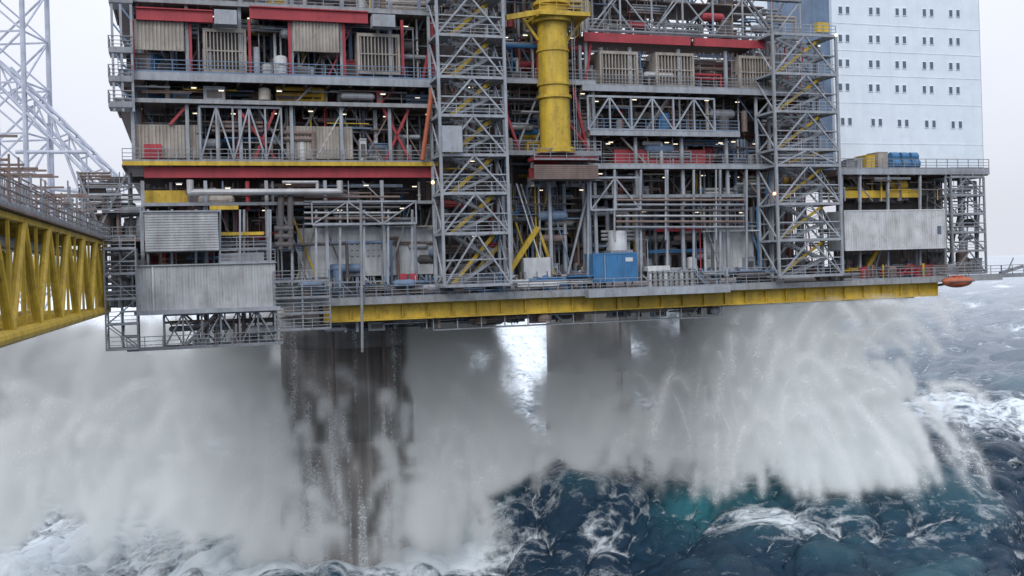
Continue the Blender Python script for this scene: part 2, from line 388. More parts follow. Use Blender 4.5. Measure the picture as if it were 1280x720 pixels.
# ============ LOWER DECK
zD=P(640,366,0)[2]
uL,uR=P(345,380,0)[0],P(1240,345,0)[0]
g('deck_edge_deckgrey','deckgrey').box(uL,uR,-1.6,-1.3,zD-.55,zD)
g('deck_plate','brown').box(uL,uR,-1.29,42,zD-.35,zD-.05)
rail(uL,P(970,350)[0],-1.5,zD,'galv'); rail(P(430,380)[0],P(560,380)[0],-1.3,zD,'bluegrey')
Y0=g('lower_yellow_girder','yellow')
ya,yb=P(405,395,-.6)[0],P(1170,362,-.6)[0]
Y0.box(ya,yb,-.6,-.5,zD-1.95,zD-.56); Y0.box(ya,yb,-.95,-.1,zD-2.1,zD-1.95); Y0.box(ya,yb,-.95,-.1,zD-.7,zD-.56)
k=int((yb-ya)/2.4)
for i in range(k+1):
    u=ya+(yb-ya)*i/k; Y0.box(u-.04,u+.04,-.9,-.602,zD-1.94,zD-.71)
g('under_deck','brown').box(ya,yb,3,40,zD-2.4,zD-.6)
random.seed(21)
greeble(ya,P(900,380)[0],-.4,6,zD-3.1,zD-2.15,90,pal=['galv','dark','brown','lgrey'])
u0,u1=P(540,400,0)[0],P(900,400,0)[0]
g('under_walkway','galv').box(u0,u1,-.6,.6,zD-3.3,zD-3.2)
for i in range(14):
    u=u0+(u1-u0)*i/13; g('under_walkway','galv').beam((u,-.5,zD-3.2),(u,-.5,zD-2.1),.1)
greeble(uL,P(760,350)[0],-1.0,1.5,zD,zD+2.0,110,pal=['galv','lgrey','white','blue','bluegrey','silver','dark','brown','lgrey','galv','bluegrey'])
greeble(P(800,350)[0],P(970,350)[0],-1.0,1.5,zD,zD+1.8,55,pal=['galv','lgrey','white','blue','bluegrey','silver','dark','lgrey'])
u0,u1,z0,z1=rr(343,412,352,412,-2.2)
for z in (z0,z0+(z1-z0)*.33,z0+(z1-z0)*.66,z1): g('walkway','galv').box(u0,u1,-2.6,-1.7,z-.06,z); rail(u0,u1,-2.6,z,'galv',1.0)
for u in (u0,(u0+u1)/2,u1): g('walkway_post','galv').beam((u,-2.5,z0),(u,-2.5,z1+1),.14)
g('caisson','galv').cyl(P(451,250,-1.9),P(453,440,-1.9),.13,8)
g('deck_edge_deckgrey','lgrey').box(P(735,370,-2.4)[0],P(912,370,-2.4)[0],-2.6,-1.62,zD-.7,zD+.05)
for x in (500,512): pb('red',x,x+9,342,360,.0,.4,'fire_cabinet')
# ============ PEDESTAL
CUR[0]='crane_pedestal'
b=g('pedestal','yellow'); pc=P(692,100,-.6); r=1.5
zb,zt=P(695,192,-.6)[2],P(692,-70,-.6)[2]
b.cyl((pc[0],-.6,zb),(pc[0],-.6,zt),r,40)
for y,rr_,h in ((192,1.95,.5),(124,1.72,.3),(108,1.65,.25),(66,1.62,.2),(30,2.0,.5),(8,1.85,.3)):
    z=P(692,y,-.6)[2]; b.cyl((pc[0],-.6,z),(pc[0],-.6,z+h),rr_,40)
z=P(680,25,-.6)[2]; u0,u1=P(629,20,-.6)[0],P(727,20,-.6)[0]
b.box(u0+3,u1,-2.9,1.6,z,z+.28); b.beam((u0,-1.5,z-.2),(u0+3.4,-1.5,z+.5),.5,.5); rail(u0+3,u1,-2.8,z+.28,'yellow'); rail(u0+3,u1,1.5,z+.28,'yellow')
for s in (-1,1): b.beam((pc[0]+s*1.5,-.6,z-2),(pc[0]+s*3,-.6,z),.25)
for du,dv in ((1.9,-1.6),(1.5,-2.0)): g('ladder','galv').beam((pc[0]+du,dv,zb),(pc[0]+du,dv,z),.06)
for i in range(int((z-zb)/.35)): g('ladder','galv').beam((pc[0]+1.9,-1.6,zb+.35*i),(pc[0]+1.5,-2.0,zb+.35*i),.035)
# ============ ACCOMMODATION BLOCK
CUR[0]='accommodation_block'
VA=10
u0,u1=P(1042,100,VA)[0],P(1226,100,VA)[0]; z0,z1=P(1130,212,VA)[2],P(1130,-90,VA)[2]
g('walls','quarters').box(u0,u1,VA,VA+24,z0,z1)
for ry in (15,50,81,111,154,-18,-50):
    for cx in (1050,1088,1121,1155,1188):
        yy=ry+(cx-1120)*.03
        for dx in (0,9):
            c=P(cx+dx+(3 if ry>130 else 0),yy,VA); w=.25; h=.42
            g('windows','glass').box(c[0]-w,c[0]+w,VA-.05,VA-.002,c[2]-h,c[2]+h)
            f=g('window_frames','quarters'); f.box(c[0]-w-.07,c[0]-w-.003,VA-.08,VA-.003,c[2]-h-.07,c[2]+h+.07); f.box(c[0]+w+.003,c[0]+w+.07,VA-.08,VA-.003,c[2]-h-.07,c[2]+h+.07)
            f.box(c[0]-w,c[0]+w,VA-.08,VA-.003,c[2]+h+.003,c[2]+h+.07); f.box(c[0]-w,c[0]+w,VA-.08,VA-.003,c[2]-h-.07,c[2]-h-.003)
for i in range(1,16):
    u=u0+(u1-u0)*i/16; g('panel_seams','quarters').box(u-.012,u+.012,VA-.02,VA-.001,z0,z1)
for y in (33,66,96,130,180):
    z=P(1130,y,VA)[2]; g('panel_seams','quarters').box(u0,u1,VA-.035,VA-.0015,z-.03,z+.03)
g('corner_trim','bluegrey').box(u1+.002,u1+.15,VA+.1,VA+24,z0,z1)
g('stair_shaft','bluegrey').box(P(1018,50,VA)[0],u0-.01,VA+.5,VA+10,z0,z1)
CUR[0]='oil_platform'
deck(1048,1237,211,218,'lgrey',rails='galv',vd=30)
pb('yellow',1055,1152,238,247,1.2,.5,'yellow_beam')
g('module_wall','shade').box(P(1048,300,6)[0],P(1180,300,6)[0],6,6.3,zD,P(1130,215,6)[2])
ua,ub=P(1048,300)[0],P(1182,300)[0]
greeble(ua,ub,1,5.5,zD,P(1130,262)[2],60); greeble(ua,ub,.2,5.5,P(1130,250)[2],P(1130,220)[2],55,pal=['galv','brown','dark','lgrey','yellow','shade'])
for x in (1052,1075,1110,1150,1182): g('columns','lgrey').beam(P(x,218,.3),P(x,345,.3),.22)
CUR[0]='lattice_frame'
u0,u1,_,_=rr(1186,1227,220,340,0); zs=level_zs(1206,(222,245,268,291,314,342),0)
stairtower(u0,u1,-.5,3.5,zs,'galv',.2,'X',False); greeble(u0,u1,0,3,zs[0],zs[-1],22,pal=['galv','lgrey','dark','brown'])
stairtower(u0,u1,5,9,zs,'brown',.2,'Z',False)
CUR[0]='oil_platform'
ue=P(1276,338,-1)[0]
g('boom_walkway','galv').box(uR+.01,ue,-1.5,1.5,zD-.3,zD); rail(uR,ue,-1.4,zD); 
g('boom_walkway','lgrey').beam((ue-2,-1,zD+.2),(ue-1,-1,zD+1.9),.12); g('boom_walkway','lgrey').beam((ue-3,-1,zD+.2),(ue+.3,-1,zD+.9),.3,.35)
rail(P(1055,345)[0],uR,-1.5,zD,'galv'); greeble(P(1055,345)[0],P(1185,345)[0],-1.2,2,zD,zD+1.6,36,pal=['red','orange','brown','yellow','galv','dark','bluegrey','brown','galv'])
g('boom_truss','brown').beam((P(1150,365)[0],0,zD-1.2),(ue-6,0,zD-.4),.25); 
CUR[0]='deck_cargo'
zc=P(1100,211,2)[2]
for i,(x,w,h,m) in enumerate(((1058,14,10,'galv'),(1083,11,17,'yellow'),(1098,12,21,'beige'),(1068,10,13,'lgrey'))):
    a=P(x,205,2)[0]; c=P(x+w,205,2)[0]; g('crate_'+m,m).box(a,c,2,4,zc+.1,zc+h/11.5); g('crate_'+m,m).box(a-.06,c+.06,1.94,4.06,zc+.002,zc+.12); g('crate_lid_'+m,m).box(a-.05,c+.05,1.95,4.05,zc+h/11.5,zc+h/11.5+.08)
for x in (1118,1130,1142):
    c=P(x,200,2.5); g('drum_blue','blue').cyl((c[0]-.55,2.5,zc+.6),(c[0]+.5,2.5,zc+.6),.6,14); g('drum_blue','blue').cyl((c[0]-.5,2.6,zc+1.45),(c[0]+.45,2.6,zc+1.45),.5,14)
    for d in (-.35,.3): g('drum_strap','dark').cyl((c[0]+d,2.5,zc+.6),(c[0]+d+.06,2.5,zc+.6),.62,14)
def container(name,px0,px1,py0,py1,v,d,mat,horiz=False):
    CUR[0]=name; u0,u1,z0,z1=rr(px0,px1,py0,py1,v); 
    g('body',mat).box(u0+.05,u1-.05,v+.05,v+d-.05,z0+.1,z1-.05)
    n=int((u1-u0)/.3)
    for i in range(n): 
        u=u0+.15+(u1-u0-.3)*(i+.25)/n; g('corrugation',mat).box(u,u+.14,v+.01,v+.048,z0+.2,z1-.2)
    for u in (u0,u1-.14):
        for vv in (v,v+d-.14): g('corner_post',mat).box(u,u+.14,vv,vv+.14,z0,z1)
    for z in (z0,z1-.15):
        for vv in (v,v+d-.14): g('rails',mat).box(u0+.141,u1-.141,vv,vv+.14,z,z+.15)
    return u0,u1,z0,z1
u0,u1,z0,z1=container('shipping_container',742,797,316,353,-1.1,2.4,'blue'); g('door_bar','lgrey').beam((u0+1.2,-1.15,z0+.2),(u0+1.2,-1.15,z1-.2),.06); g('label','white').box(u1-1.3,u1-.5,-1.12,-1.092,z1-.9,z1-.5)
u0,u1,z0,z1=container('storage_container',1056,1182,262,312,-1.6,3,'white'); g('window','glass').box(u1-1.1,u1-.6,-1.62,-1.592,z0+1.6,z0+2.5)
CUR[0]='water_tank'
c=P(772,300,.6); g('tank','white').cyl((c[0],.6,P(772,313,.6)[2]),(c[0],.6,P(772,290,.6)[2]),.95,20); g('tank_lid','white').ball((c[0],.6,P(772,290,.6)[2]),.95,20,.25)
for s in (-1,1):
    for q in (-1,1): g('tank_leg','galv').beam((c[0]+s*.7,.6+q*.6,zD+2.7),(c[0]+s*.7,.6+q*.6,P(772,313,.6)[2]),.12)
g('tank_stand','galv').box(c[0]-1.2,c[0]+1.2,-.4,1.6,P(772,316,.6)[2],P(772,313,.6)[2])
for s in (-1,1):
    for q in (-.3,1.5): g('tank_leg','galv').beam((c[0]+s*1.1,q,zD),(c[0]+s*1.1,q,P(772,316,.6)[2]),.14)
CUR[0]='gas_bottle_rack'
for i in range(9):
    c=P(812+i*6.6,338,-.9); g('bottle','silver' if i%3 else 'white').cyl((c[0],-.9,zD+.1),(c[0],-.9,zD+1.5),.2,10); g('bottle_cap','silver').ball((c[0],-.9,zD+1.5),.2,10)
a=P(808,338,-.9)[0]; e=P(870,338,-.9)[0]
for z in (.08,.8,1.6): g('rack','lgrey').beam((a,-1.2,zD+z),(e,-1.2,zD+z),.08)
for u in (a,(a+e)/2,e): g('rack','lgrey').beam((u,-1.2,zD),(u,-1.2,zD+2),.08)
g('rack_cover','white').box(a+.3,(a+e)/2,-.6,.6,zD+1.7,zD+2.2)
CUR[0]='lifeboat'
c=P(1184,352,-.5); b=g('hull','orange')
n0=len(b.v); NU,NK=14,12
for i in range(NU+1):
    t=i/NU*2-1; w=(1-abs(t)**2.6)**.5 if abs(t)<1 else 0
    for k in range(NK):
        a=2*math.pi*k/NK; zz=math.sin(a); b.v.append((c[0]+t*2.0,c[1]-1.6+.75*w*math.cos(a),c[2]+(zz*(.75 if zz<0 else .6))*(w*.85+.02)+.12*t*t))
for i in range(NU):
    for k in range(NK): b.f.append((n0+i*NK+k,n0+(i+1)*NK+k,n0+(i+1)*NK+(k+1)%NK,n0+i*NK+(k+1)%NK))
c=(c[0],c[1]-1.6,c[2])
g('canopy','orange').box(c[0]-.5,c[0]+.5,c[1]-.35,c[1]+.35,c[2]+.45,c[2]+.7)
g('fender','dark').beam((c[0]-1.7,c[1]-.72,c[2]+.02),(c[0]+1.7,c[1]-.72,c[2]+.02),.08,.12)
for s in (-1.2,1.2): g('davit_fall','dark').beam((c[0]+s,c[1],c[2]+.4),(c[0]+s,c[1],zD+.3),.06); g('davit_arm','lgrey').beam((c[0]+s,c[1]-.1,zD+.3),(c[0]+s,c[1]+1.6,zD+.5),.14)
CUR[0]='oil_platform'
for x,y in ((541,228),(968,242),(1045,44)):
    c=P(x,y,-2.9); g('floodlight_glow','sodium').ball(c,.16); g('floodlight_bracket','dark').beam(c,(c[0],c[1]+2.5,c[2]+.3),.08)
pb('yellow',1022,1036,28,40,-1,.6,'yellow_cabin')
# ============ LEGS
def leg(X,Y):
    p=MP.inverted()@Vector((X,Y,0)); b=g('shaft','concrete')
    prof=[(-12,8.6),(4,7.9),(14,7.4),(24,7.3),(zD-2.4,7.3)]
    for (za,ra),(zb_,rb) in zip(prof[:-1],prof[1:]): b.cyl((p.x,p.y,za),(p.x,p.y,zb_),ra,64,rb)
    for a in (-1.9,-1.2): 
        g('caisson_pipe','brown').cyl((p.x+7.9*math.cos(a),p.y+7.9*math.sin(a),-5),(p.x+7.9*math.cos(a),p.y+7.9*math.sin(a),zD-2.4),.18,8)
LEGS=[(-19,116),(28.6,131),(-34.5,164),(13,179)]
for i,(x,y) in enumerate(LEGS):
    CUR[0]='concrete_leg'+('' if i==0 else '.%03d'%i); leg(x,y)
# ============ BRIDGE
CUR[0]='access_bridge'
bz0=P(130,388,0)[2]; bz1=P(128,304,0)[2]; bu=P(130,340,0)[0]; bl=bu-5.5
Yb=g('truss_frame','yellow'); n=22; va,vb=-84,2.0
for u in (bu,bl):
    Yb.cyl((u,va,bz0),(u,vb,bz0),.38,12); Yb.beam((u,va,bz1),(u,vb,bz1),.3)
    for i in range(n+1):
        v=va+(vb-va)*i/n
        Yb.beam((u,v,bz0),(u,v,bz1),.16)
        if i<n:
            v2=va+(vb-va)*(i+1)/n; (Yb.cyl((u,v,bz0),(u,v2,bz1),.24,10) if i%2 else Yb.cyl((u,v,bz1),(u,v2,bz0),.24,10))
for i in range(n+1):
    v=va+(vb-va)*i/n; Yb.beam((bu,v,bz0),(bl,v,bz0),.25); Yb.beam((bu,v,bz1),(bl,v,bz1),.25)
    if i<n: Yb.beam((bu if i%2 else bl,v,bz0),(bl if i%2 else bu,v+(vb-va)/n,bz0),.2)
for i,m in enumerate(['silver','brown','lgrey']):
    for zz in (bz0+5.0,):
        g('bridge_pipes_'+m,m).cyl((bl+1+i*1.2,va,zz),(bl+1+i*1.2,vb,zz),.2+.05*(i%3),10)
g('walkway_plate','brown').box(bl-.6,bu+.5,va,vb,bz1+.2,bz1+.32)
random.seed(5)
for u in (bu+.45,bl-.55): rail(va,vb,u,bz1+.32,'galv',1.2,'v')
rail(va,vb,bu-.9,bz1+.35,'brown',2.0,'v',step=2.2); rail(va,vb,bu-2.2,bz1+.35,'brown',3.0,'v',step=2.6); rail(va,vb,bl,bz1+.35,'galv',2.4,'v',step=2.4)
for i in range(6):
    m=['brown','galv','lgrey','dark','brown','brown'][i]; g('bridge_pipes_'+m,m).cyl((bu-.2-i*.55,va,bz1+.62+.3*(i%3)),(bu-.2-i*.55,vb,bz1+.62+.3*(i%3)),.14,8)
for i in range(150):
    v=va+(vb-va)*i/150+random.uniform(-.5,.5); h=random.uniform(1.6,4.0); u=random.uniform(bl,bu)
    g('bridge_posts','brown' if i%2 else 'galv').beam((u,v,bz1+.35),(u,v,bz1+.35+h),.1)
    if i%3==0: g('bridge_posts','galv').box(u-.3,u+.3,v-.2,v+.2,bz1+h*.5,bz1+h*.5+.8)
    if i%4==0: g('bridge_posts','brown').beam((bl,v,bz1+.35+h),(bu,v,bz1+.35+h),.12)
    if i%5==0: g('bridge_posts','galv').beam((u,v,bz1+.35),(u,v+2.5,bz1+.35+h),.1)
CUR[0]='oil_platform'
u0,u1,z0,z1=rr(98,182,215,300,3); greeble(u0,u1,2.5,6,z0,z1,55,pal=['galv','brown','lgrey','dark']); g('walkway','brown').box(u0,u1,2,8,z0-.2,z0); rail(u0,u1,2.1,z0)
rail(u0,u1,2.1,z0+2.6); g('walkway','galv').box(u0+2,u1,2.2,7,z0+2.4,z0+2.55)
u0,u1,z0,z1=rr(120,182,300,385,3); greeble(u0,u1,2.5,6,z0,z1,30,pal=['galv','brown','lgrey','dark']); g('module_wall','shade').box(u0+1,u1,7,7.3,z0,z1)
parents={}
piv=Vector((bu,2,0)); MB=MP@Matrix.Translation(piv)@Matrix.Rotation(math.radians(-1.9),4,'Z')@Matrix.Translation(-piv)
def getparent(n,mat=MP):
    if n not in parents:
        e=bpy.data.objects.new(n,None); scene.collection.objects.link(e); e.matrix_world=mat; parents[n]=e
    return parents[n]
def flush(mat):
    for (par,part,mt_),b in list(BLD.items()):
        if not b.f: continue
        me=bpy.data.meshes.new(part); me.from_pydata(b.v,[],b.f); me.materials.append(MAT[mt_]); me.update()
        if part in ('shaft','pedestal','hull'): me.polygons.foreach_set('use_smooth',[len(f)==4 for f in b.f])
        if part=='pedestal': me.set_sharp_from_angle(angle=math.radians(35))
        o=bpy.data.objects.new(part,me); scene.collection.objects.link(o); o.parent=getparent(par,MB if par=='access_bridge' else mat)
    BLD.clear()
flush(MP)
# ============ LATTICE TOWER (world coordinates)
CUR[0]='lattice_tower'
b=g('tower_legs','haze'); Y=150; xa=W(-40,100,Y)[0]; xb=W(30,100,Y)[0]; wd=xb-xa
zs=[-6+i*7.5 for i in range(15)]
for x in (xa,xb):
    for y in (Y,Y+wd): b.cyl((x,y,-6),(x,y,zs[-1]),.4,8)
for i in range(14):
    for y in (Y,Y+wd): b.beam((xa,y,zs[i]),(xb,y,zs[i+1]),.25); b.beam((xb,y+.2,zs[i]),(xa,y+.2,zs[i+1]),.25); b.beam((xa,y,zs[i]),(xb,y,zs[i]),.25)
    for x in (xa,xb): b.beam((x,Y,zs[i]),(x,Y+wd,zs[i+1]),.22); b.beam((x,Y,zs[i]),(x,Y+wd,zs[i]),.22)
def boom(p0,p1,w,n,r=.26):
    p0=Vector(p0);p1=Vector(p1); d=(p1-p0)/n; up=Vector((0,0,w)); dp=Vector((0,w,0))
    for off in (Vector(),up,dp,up+dp): b.cyl(p0+off,p1+off,r,8)
    for i in range(n):
        a=p0+d*i; c=p0+d*(i+1)
        b.cyl(a,c+up,r*.55,6) if i%2 else b.cyl(a+up,c,r*.55,6)
        b.cyl(a+dp,c+up+dp,r*.55,6); b.cyl(a+up,c+up+dp,r*.5,6); b.cyl(a,a+up,r*.5,6)
boom(W(0,108,Y),W(152,262,Y),3.4,7)
b.cyl(W(60,160,Y),W(62,250,Y),.25,8); b.cyl(W(20,232,Y),W(150,243,Y),.35,8); b.cyl(W(20,190,Y),W(110,190,Y),.3,8); b.cyl(W(100,240,Y),W(66,150,Y),.22,8)
flush(Matrix.Identity(4))
# ------------------------------------------------------------------ SEA
def fft_ocean(N,L,V,seed,wdir,cut):
    r=np.random.default_rng(seed); k1=2*np.pi*np.fft.fftfreq(N,L/N); KX,KY=np.meshgrid(k1,k1,indexing='ij'); K=np.hypot(KX,KY); K[0,0]=1e-6
    Lp=V*V/9.81; ph=np.exp(-1/(K*Lp)**2)/K**3.5*((KX*wdir[0]+KY*wdir[1])/K)**2*np.exp(-(K*cut)**2)
    ph+= .2*np.exp(-1/(K*Lp)**2)/K**3.5*np.exp(-(K*cut)**2)
    ph[0,0]=0; A=(r.normal(size=(N,N))+1j*r.normal(size=(N,N)))*np.sqrt(ph)
    h=np.fft.ifft2(A).real; s=h.std(); A/=s
    h=np.fft.ifft2(A).real; dx=np.fft.ifft2(-1j*KX/K*A).real; dy=np.fft.ifft2(-1j*KY/K*A).real
    return h,dx,dy
N_=1024; LT=260.0
hT,dxT,dyT=fft_ocean(N_,LT,9.,3,(.75,-.66),.17)
cell=LT/N_
jx=np.gradient(dxT,cell,axis=0); jy=np.gradient(dyT,cell,axis=1); jxy=np.gradient(dxT,cell,axis=1)
A0=1.35; CH=1.2*A0
J=(1+CH*jx)*(1+CH*jy)-(CH*jxy)**2
def samp(T,x,y):
    fx=(x/cell)%N_; fy=(y/cell)%N_; i=fx.astype(int)%N_; j=fy.astype(int)%N_; fx-=np.floor(fx); fy-=np.floor(fy); i2=(i+1)%N_; j2=(j+1)%N_
    return T[i,j]*(1-fx)*(1-fy)+T[i2,j]*fx*(1-fy)+T[i,j2]*(1-fx)*fy+T[i2,j2]*fx*fy
def axis(lo,a,b,hi,step,gr):
    c=list(np.arange(a,b,step)); s=step; x=b
    up=[]
    while x<hi: up.append(x); s*=gr; x+=s
    up.append(hi); s=step; x=a; dn=[]
    while x>lo: s*=gr; x-=s; dn.append(max(x,lo))
    return np.array(dn[::-1]+c+up)
xs=axis(-15000,-62,80,15000,.27,1.05); ys=axis(-600,88,160,30000,.27,1.018)
GX,GY=np.meshgrid(xs,ys,indexing='ij')
LAT=rng.random((48,48,48)).astype(np.float32)
def vn(x,y,z):
    i=np.floor(x).astype(int); j=np.floor(y).astype(int); k=np.floor(z).astype(int)
    fx=x-i; fy=y-j; fz=z-k; fx=fx*fx*(3-2*fx); fy=fy*fy*(3-2*fy); fz=fz*fz*(3-2*fz)
    i%=48;j%=48;k%=48;i2=(i+1)%48;j2=(j+1)%48;k2=(k+1)%48
    return (((LAT[i,j,k]*(1-fx)+LAT[i2,j,k]*fx)*(1-fy)+(LAT[i,j2,k]*(1-fx)+LAT[i2,j2,k]*fx)*fy)*(1-fz)+
            ((LAT[i,j,k2]*(1-fx)+LAT[i2,j,k2]*fx)*(1-fy)+(LAT[i,j2,k2]*(1-fx)+LAT[i2,j2,k2]*fx)*fy)*fz)
def fbm(x,y,z,o=4):
    s=0;a=.5;n=0
    for q in range(o): s=s+a*vn(x+q*7.3,y+q*3.1,z+q*5.7); n+=a; a*=.5; x=x*2.03;y=y*2.03;z=z*2.03
    return s/n
def sm(a,b,x): t=np.clip((x-a)/(b-a),0,1); return t*t*(3-2*t)
def swell(X,Y):
    c=122+.10*(X-10)
    d=Y-c
    s=8.6*np.exp(-(d/np.where(d<0,11.,24.))**2)*sm(-14,2,X)*(1-.4*sm(38,60,X))-1.2*np.exp(-((Y-110)/12.)**2)*sm(-5,-15,X)
    s+=2.0*np.sin((Y*.9+X*.35)/28.0)*sm(170,230,Y)*np.exp(-np.clip(Y-230,0,1e9)/1500)
    return s
farf=np.exp(-np.clip(GY-500,0,1e9)/2500.)
h=A0*samp(hT,GX,GY); ddx=CH*samp(dxT,GX,GY); ddy=CH*samp(dyT,GX,GY)
h2=samp(hT,GX*.37+GY*.21+50,GY*.37-GX*.21+9)*2.0
Zs=(h+h2*.6)*farf+swell(GX,GY)
Jv=samp(J,GX,GY)
foam=sm(.40,.0,Jv)*.5
n3=fbm(GX/9.,GY/14.,GX*0+1.5,4)
foam=foam+sm(.5,.72,n3)*.34+.02+.1*sm(200,600,GY)
for (lx,ly) in LEGS[:2]:
    d=np.hypot(GX-lx,(GY-ly)); foam+=.8*sm(16,9,d)
foam+=.8*sm(-14,-28,GX+.25*(GY-110))*sm(109,113,GY)+.35*sm(-14,-28,GX)*sm(80,100,GY)*sm(113,109,GY)
foam+=.6*np.exp(-((GX+8)/8.)**2-((GY-113)/6.)**2)
# curling foam line round the trough in front of the near shaft
rc=np.hypot((GX+20)/1.35,(GY-116)); foam+=.8*np.exp(-((rc-9.6)/.9)**2)*sm(118,112,GY)
cy=192-.12*(GX-50); foam+=.85*np.exp(-((GY-cy-6)/18.)**2)*sm(25,45,GX)*(.4+1.1*fbm(GX/6.,GY/12.,GX*0+9,3))
foam+=.55*np.exp(-((GX-32)/10.)**2-((GY-109)/3.)**2)
foam+=.8*np.exp(-((GX-30)/15.)**2-((GY-127)/5.)**2)
# foam added behind the platform to stand in for bright open-lit mist
foam+=.9*np.exp(-((GX-8)/45.)**2-((GY-420)/260.)**4)
teal=np.exp(-((GX-24)/7.)**2-((GY-118)/5.)**2)*1.1+.22*sm(.8,3.0,h)  # teal tint painted in for light showing through thin crests
vs=np.stack([GX+ddx*farf,GY+ddy*farf,Zs],-1).reshape(-1,3).astype(np.float32)
nx,ny=GX.shape
idx=np.arange(nx*ny).reshape(nx,ny); F=np.stack([idx[:-1,:-1],idx[1:,:-1],idx[1:,1:],idx[:-1,1:]],-1).reshape(-1,4)
me=bpy.data.meshes.new('sea'); me.vertices.add(len(vs)); me.vertices.foreach_set('co',vs.ravel())
me.loops.add(F.size); me.loops.foreach_set('vertex_index',F.ravel().astype(np.int32)); me.polygons.add(len(F))
me.polygons.foreach_set('loop_start',np.arange(0,F.size,4,dtype=np.int32)); me.polygons.foreach_set('loop_total',np.full(len(F),4,dtype=np.int32))
me.polygons.foreach_set('use_smooth',np.ones(len(F),dtype=bool)); me.update(calc_edges=True)
for nm,arr in (('foam',foam),('teal',teal)):
    at=me.attributes.new(nm,'FLOAT','POINT'); at.data.foreach_set('value',arr.ravel().astype(np.float32))
m,nt,N,L,b=newmat('sea_water')
tc=N.new('ShaderNodeTexCoord')
af=N.new('ShaderNodeAttribute'); af.attribute_name='foam'; at_=N.new('ShaderNodeAttribute'); at_.attribute_name='teal'
def noise(sc,det,rough=.6,dist=0,vec=None):
    n=N.new('ShaderNodeTexNoise'); n.inputs['Scale'].default_value=sc; n.inputs['Detail'].default_value=det; n.inputs['Roughness'].default_value=rough; n.inputs['Distortion'].default_value=dist
    L.new(vec or tc.outputs['Object'],n.inputs['Vector']); return n
def math_(op,a,b_=None):
    n=N.new('ShaderNodeMath'); n.operation=op
    for i,x in enumerate((a,b_)):
        if x is None: continue
        if isinstance(x,(int,float)): n.inputs[i].default_value=x
        else: L.new(x,n.inputs[i])
    return n.outputs[0]
mp=N.new('ShaderNodeMapping'); mp.inputs['Rotation'].default_value=(0,0,.5); mp.inputs['Scale'].default_value=(.55,1.1,1); L.new(tc.outputs['Object'],mp.inputs[0])
na=noise(.35,9,.70,1.4,mp.outputs[0]); nb=noise(1.9,8,.72,.6)
vo=N.new('ShaderNodeTexVoronoi'); vo.feature='DISTANCE_TO_EDGE'; vo.inputs['Scale'].default_value=.6
wv=N.new('ShaderNodeMix'); wv.data_type='VECTOR'; wv.inputs[0].default_value=.25
nv=noise(.6,5,.6); L.new(mp.outputs[0],wv.inputs[4]); 
sc=N.new('ShaderNodeVectorMath'); sc.operation='SCALE'; sc.inputs['Scale'].default_value=8; L.new(nv.outputs['Color'],sc.inputs[0]); L.new(sc.outputs[0],wv.inputs[5]); L.new(wv.outputs[1],vo.inputs['Vector'])
lace=N.new('ShaderNodeMapRange'); lace.inputs[1].default_value=0; lace.inputs[2].default_value=.25; lace.inputs[3].default_value=.22; lace.inputs[4].default_value=-.12; L.new(vo.outputs['Distance'],lace.inputs[0])
s=math_('ADD',af.outputs['Fac'],math_('MULTIPLY',math_('SUBTRACT',na.outputs['Fac'],.5),1.8))
s=math_('ADD',s,math_('MULTIPLY',math_('SUBTRACT',nb.outputs['Fac'],.5),.8)); s=math_('ADD',s,lace.outputs[0])
fr=N.new('ShaderNodeMapRange'); fr.interpolation_type='SMOOTHSTEP'; fr.inputs[1].default_value=.36; fr.inputs[2].default_value=1.1; L.new(s,fr.inputs[0])
cw=N.new('ShaderNodeMix'); cw.data_type='RGBA'; cw.inputs[6].default_value=(.007,.030,.060,1); cw.inputs[7].default_value=(.04,.21,.25,1); L.new(at_.outputs['Fac'],cw.inputs[0])
nc=noise(.05,4); r5=N.new('ShaderNodeMapRange'); r5.inputs[3].default_value=.6; r5.inputs[4].default_value=1.5; L.new(nc.outputs['Fac'],r5.inputs[0])
cm=N.new('ShaderNodeMix'); cm.data_type='RGBA'; cm.blend_type='MULTIPLY'; cm.inputs[0].default_value=1; L.new(cw.outputs[2],cm.inputs[6]); L.new(r5.outputs[0],cm.inputs[7])
# distance haze painted into the open water colour, paler further out
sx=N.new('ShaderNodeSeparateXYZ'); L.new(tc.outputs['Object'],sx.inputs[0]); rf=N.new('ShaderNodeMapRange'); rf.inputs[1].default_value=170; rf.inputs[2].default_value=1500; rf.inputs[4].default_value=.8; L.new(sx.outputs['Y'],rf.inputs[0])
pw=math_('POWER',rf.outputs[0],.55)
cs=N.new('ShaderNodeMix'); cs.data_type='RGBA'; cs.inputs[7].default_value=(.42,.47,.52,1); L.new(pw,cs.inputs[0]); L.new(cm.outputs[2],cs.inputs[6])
cf=N.new('ShaderNodeMix'); cf.data_type='RGBA'; cf.inputs[7].default_value=(.72,.79,.84,1); L.new(fr.outputs[0],cf.inputs[0]); L.new(cs.outputs[2],cf.inputs[6]); L.new(cf.outputs[2],b.inputs['Base Color'])
rg=N.new('ShaderNodeMapRange'); rg.inputs[3].default_value=.24; rg.inputs[4].default_value=.8; L.new(fr.outputs[0],rg.inputs[0]); L.new(rg.outputs[0],b.inputs['Roughness'])
b.inputs['IOR'].default_value=1.33
bp=N.new('ShaderNodeBump'); bp.inputs['Strength'].default_value=.95; bp.inputs['Distance'].default_value=.6
hb=math_('ADD',noise(.7,9,.70,.5).outputs['Fac'],math_('MULTIPLY',fr.outputs[0],.4)); L.new(hb,bp.inputs['Height']); L.new(bp.outputs[0],b.inputs['Normal'])
me.materials.append(m); o=bpy.data.objects.new('sea',me); scene.collection.objects.link(o)
